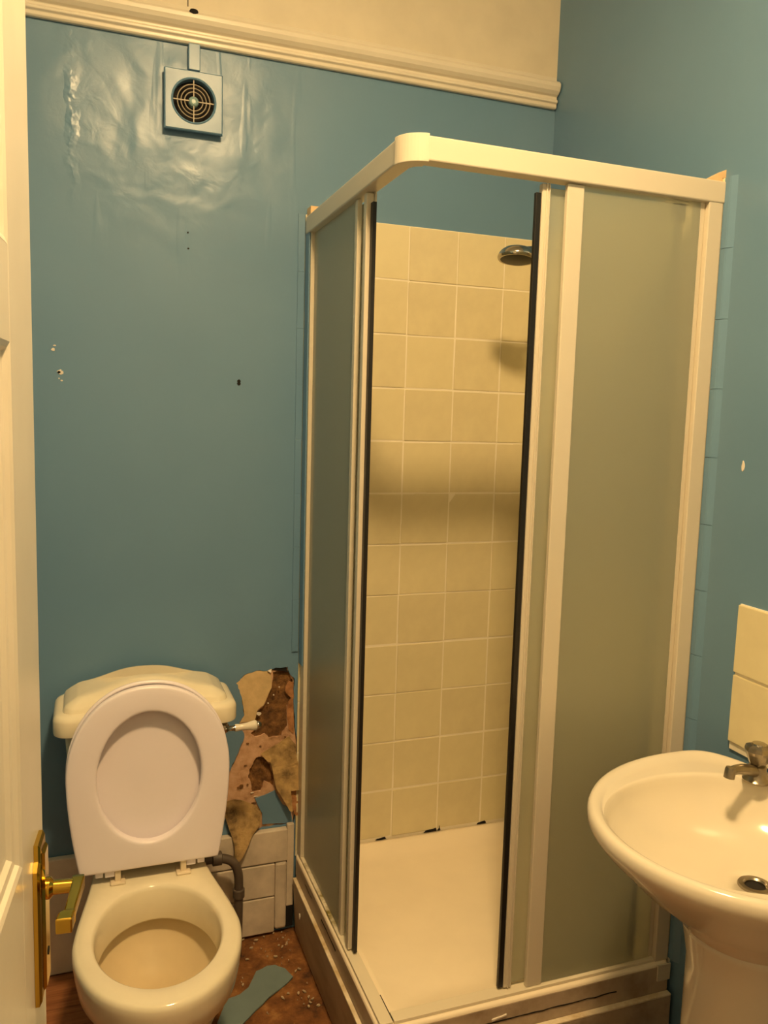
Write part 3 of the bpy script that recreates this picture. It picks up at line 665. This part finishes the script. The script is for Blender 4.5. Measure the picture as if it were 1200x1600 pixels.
# ------------------------------------------------------------------ basin
BX, BY = -.15, -1.155
bas = thing('pedestal_basin', 'cream oval wash basin on a pedestal by the splashback', 'basin', (BX, BY, FZ))
NK = 96
def bas_out(s=1.0, z=.84, grow=0.0, cx=None):
    pts = []
    for k in range(NK):
        a = 2*math.pi*k/NK; c, sn = math.cos(a), math.sin(a)
        if c <= 0: x = BX+(.349*s+grow)*c; y = BY+(.297*s+grow)*sn
        else: x = BX+(.1415*s+min(grow, 0))*(abs(c)**.55); y = BY+(.297*s+grow)*math.copysign(abs(sn)**.62, sn)*(1-.12*abs(c)**3)
        pts.append((x, y, z))
    return pts
def lerp(A, B, t, z): return [(a[0]+(b[0]-a[0])*t, a[1]+(b[1]-a[1])*t, z) for a, b in zip(A, B)]
def bin_(s, z, cx=-.235, a=.243, b=.212): return [(cx+a*s*math.cos(2*math.pi*k/NK), BY+b*s*math.sin(2*math.pi*k/NK), z) for k in range(NK)]
def ped(r1, r2, cx, z): return [(cx+r1*math.cos(2*math.pi*k/NK), BY+r2*math.sin(2*math.pi*k/NK), z) for k in range(NK)]
A = bas_out(1, .84); B = bin_(1, .83); Pd = ped(.112, .118, -.205, .62)
rings = [lerp(A, Pd, 1.0, .640), lerp(A, Pd, .93, .655), lerp(A, Pd, .72, .690), lerp(A, Pd, .47, .725), lerp(A, Pd, .27, .762), lerp(A, Pd, .13, .786), lerp(A, Pd, .05, .803), lerp(A, Pd, .015, .812), bas_out(1, .819), bas_out(1, .832), bas_out(1, .8395, -.004), bas_out(1, .842, -.010),
         bas_out(1, .8405, -.018), bas_out(1, .836, -.026), lerp(bas_out(1, .84, -.026), B, .35, .833), lerp(bas_out(1, .84, -.026), B, .90, .834), lerp(bas_out(1, .84, -.026), B, .97, .8335), bin_(.995, .8315), bin_(.982, .8265), bin_(.965, .816), bin_(.935, .800), bin_(.85, .775, -.228), bin_(.70, .744, -.218), bin_(.48, .722, -.203), bin_(.25, .713, -.19), bin_(.125, .709, -.185), bin_(.115, .700, -.185)]
o = loft('bowl', rings, 'ceramic', bas, False, False)
lathe('waste_ring', [(.0, -.012), (.017, -.012), (.018, .0), (.021, .003), (.029, .0025), (.0305, 0), (.0305, -.004)], (-.185, BY, .7105), (0, 0, 1), 'chrome_dull', bas, 32)
lathe('waste_plug_hole', [(.0, 0), (.0175, 0), (.0175, .001), (.0, .001)], (-.185, BY, .7065), (0, 0, 1), 'dark_hole', bas, 24)
def pring(r1, r2, cx, z): return ped(r1, r2, cx, z)
loft('pedestal', [pring(.130, .135, -.19, FZ), pring(.130, .135, -.19, .04), pring(.118, .122, -.195, .07), pring(.104, .106, -.195, .20), pring(.098, .100, -.198, .40), pring(.096, .100, -.199, .56), pring(.104, .110, -.202, .62), pring(.112, .118, -.205, .645)], 'ceramic', bas)

# tap
tap = thing('basin_tap', 'old chrome pillar tap with a faceted knob on the basin rim', 'tap', (-.062, -1.015, .835))
tx, ty, tz = -.062, -1.018, .8335
lathe('tap_body', [(.0, 0), (.027, 0), (.027, .004), (.021, .010), (.018, .022), (.017, .032), (.0125, .034), (.0125, .036), (.0, .036)], (tx, ty, tz), (0, 0, 1), 'chrome_dull', tap, 28)
tube('spout', [(tx-.005, ty-.002, tz+.020), (tx-.03, ty-.008, tz+.030), (tx-.06, ty-.014, tz+.038), (tx-.086, ty-.020, tz+.040)], lambda t: .013-.0045*t, 'chrome_dull', tap)
lathe('spout_nozzle', [(.0, -.006), (.009, -.005), (.0105, 0), (.0105, .016), (.008, .017), (.0, .012)], (tx-.088, ty-.0205, tz+.043), (-.15, 0, -1), 'chrome_dull', tap, 20)
rings = []
for r, z in ((.0145, .034), (.018, .039), (.0255, .057), (.0275, .064), (.025, .072), (.017, .076)):
    rings.append([(tx+r*(1-.10*(k % 2))*math.cos(2*math.pi*k/12), ty+r*(1-.10*(k % 2))*math.sin(2*math.pi*k/12), tz+z) for k in range(12)])
loft('tap_knob', rings, 'chrome_dull', tap, True, True, False)
lathe('knob_cap', [(.0, 0), (.014, 0), (.013, .003), (.0, .004)], (tx, ty, tz+.0758), (0, 0, 1), 'chrome', tap, 20)

# ------------------------------------------------------------------ door
TH = .1
door = thing('door_1', 'white panelled door standing open at the left with brass lever handle', None, (-1.381, -1.202, FZ), -TH, kind='structure', local=True)
del_ = door
DH = 2.045; DW = .76; E = .012     # local: x = out of the face, y = along the door towards the free edge
def dbox(name, x0, x1, y0, y1, z0, z1, mat, par, bv=.0015): return box(name, x0, x1, y0, y1, z0-FZ, z1-FZ, mat, par, bv)
leaf_stiles = [(-DW+E, -DW+.125), (-.425, -.330), (-.122, E)]
rails = [(.03, .26), (.80, 1.045), (1.605, 1.700), (1.935, DH)]
for a, b in leaf_stiles: dbox('stile', -.040, 0, a, b, .03, DH, 'white_gloss', door, .0015)
for z0, z1 in rails:
    dbox('rail', -.0398, -.0002, -DW+.125, -.425, z0, z1, 'white_gloss', door, 0); dbox('rail', -.0398, -.0002, -.330, -.122, z0, z1, 'white_gloss', door, 0)
for y0, y1 in ((-DW+.125, -.425), (-.330, -.122)):
    for z0, z1 in ((.26, .80), (1.045, 1.605), (1.700, 1.935)):
        pn = dbox('panel', -.030, -.012, y0, y1, z0, z1, 'white_gloss', door, 0)
        # moulded frame: stepped bevel from the face down to the panel
        def fr(i, x): return [(x, y0+i, z0-FZ+i), (x, y1-i, z0-FZ+i), (x, y1-i, z1-FZ-i), (x, y0+i, z1-FZ-i)]
        loft('moulding', [fr(0, 0), fr(.006, -.002), fr(.010, -.006), fr(.018, -.007), fr(.024, -.0115), fr(.030, -.012)], 'white_gloss', pn, False, False, False)
def plate(i, x): return [(x, y, z-FZ) for y, z in ((-.066+i, .838+i), (-.008-i, .838+i), (-.008-i, 1.006-i), (-.018-i*.5, 1.014-i), (-.018-i*.5, 1.034-i), (-.056+i*.5, 1.034-i), (-.056+i*.5, 1.014-i), (-.066+i, 1.006-i))]
pt = loft('handle_plate', [plate(0, .0003), plate(0, .005), plate(.004, .0075), plate(.012, .0085), plate(.015, .0115)], 'brass', door, True, True, False)
pt['label'] = 'polished brass lever handle plate'
zl = .968-FZ
lathe('lever_boss', [(.0, 0), (.013, 0), (.013, .004), (.0085, .008), (.008, .036), (.0, .036)], (.0105, -.034, zl), (1, 0, 0), 'brass', pt, 24)
lathe('keyhole', [(.0, 0), (.005, 0), (.005, .0006), (.0, .0006)], (.0117, -.037, .890-FZ), (1, 0, 0), 'dark_hole', pt, 16)
def lring(y, hx_, hz_, x, z): return [(x-hx_, y, z-hz_), (x+hx_, y, z-hz_), (x+hx_, y, z+hz_), (x-hx_, y, z+hz_)]
o = loft('lever', [lring(-.022, .0070, .0070, .0455, zl), lring(-.030, .0075, .0085, .0455, zl), lring(-.042, .0065, .0075, .0455, zl), lring(-.092, .0060, .0065, .043, zl-.001), lring(-.096, .0075, .0080, .0425, zl-.001), lring(-.099, .0085, .0090, .0405, zl-.002), lring(-.112, .0090, .0090, .039, zl-.003)], 'brass', pt, True, True, False); bevel(o, .0018)
# frame post and short partition that carry the door
part = box('wall_partition', XL, -1.498, -2.03, -1.965, 0, ZC, 'plain_wall', None, 0); tag(part, 'short teal partition carrying the door hinges', kind='structure')
post = box('trim_2', -1.497, -1.470, -2.045, -1.960, FZ, 2.11, 'white_gloss', None, .003); tag(post, 'white door post at the hinge side', kind='structure')

# ------------------------------------------------------------------ ceiling light (lights the room)
lamp = thing('ceiling_light', 'round glowing ceiling light above the room', 'ceiling light', (LAMP[0], LAMP[1], ZC))
lathe('ceiling_rose', [(.0, 0), (.118, 0), (.118, .014), (.112, .018), (.0, .018)], (LAMP[0], LAMP[1], ZC), (0, 0, -1), 'white_plastic', lamp)
lathe('globe', [(LAMP_R*math.sin(math.pi*k/20), -LAMP_C*math.cos(math.pi*k/20)) for k in range(21)], (LAMP[0], LAMP[1], ZC-.0185-LAMP_C), (0, 0, 1), 'lamp_glow', lamp)
for o in S.objects:
    if '_local' in o: del o['_local']
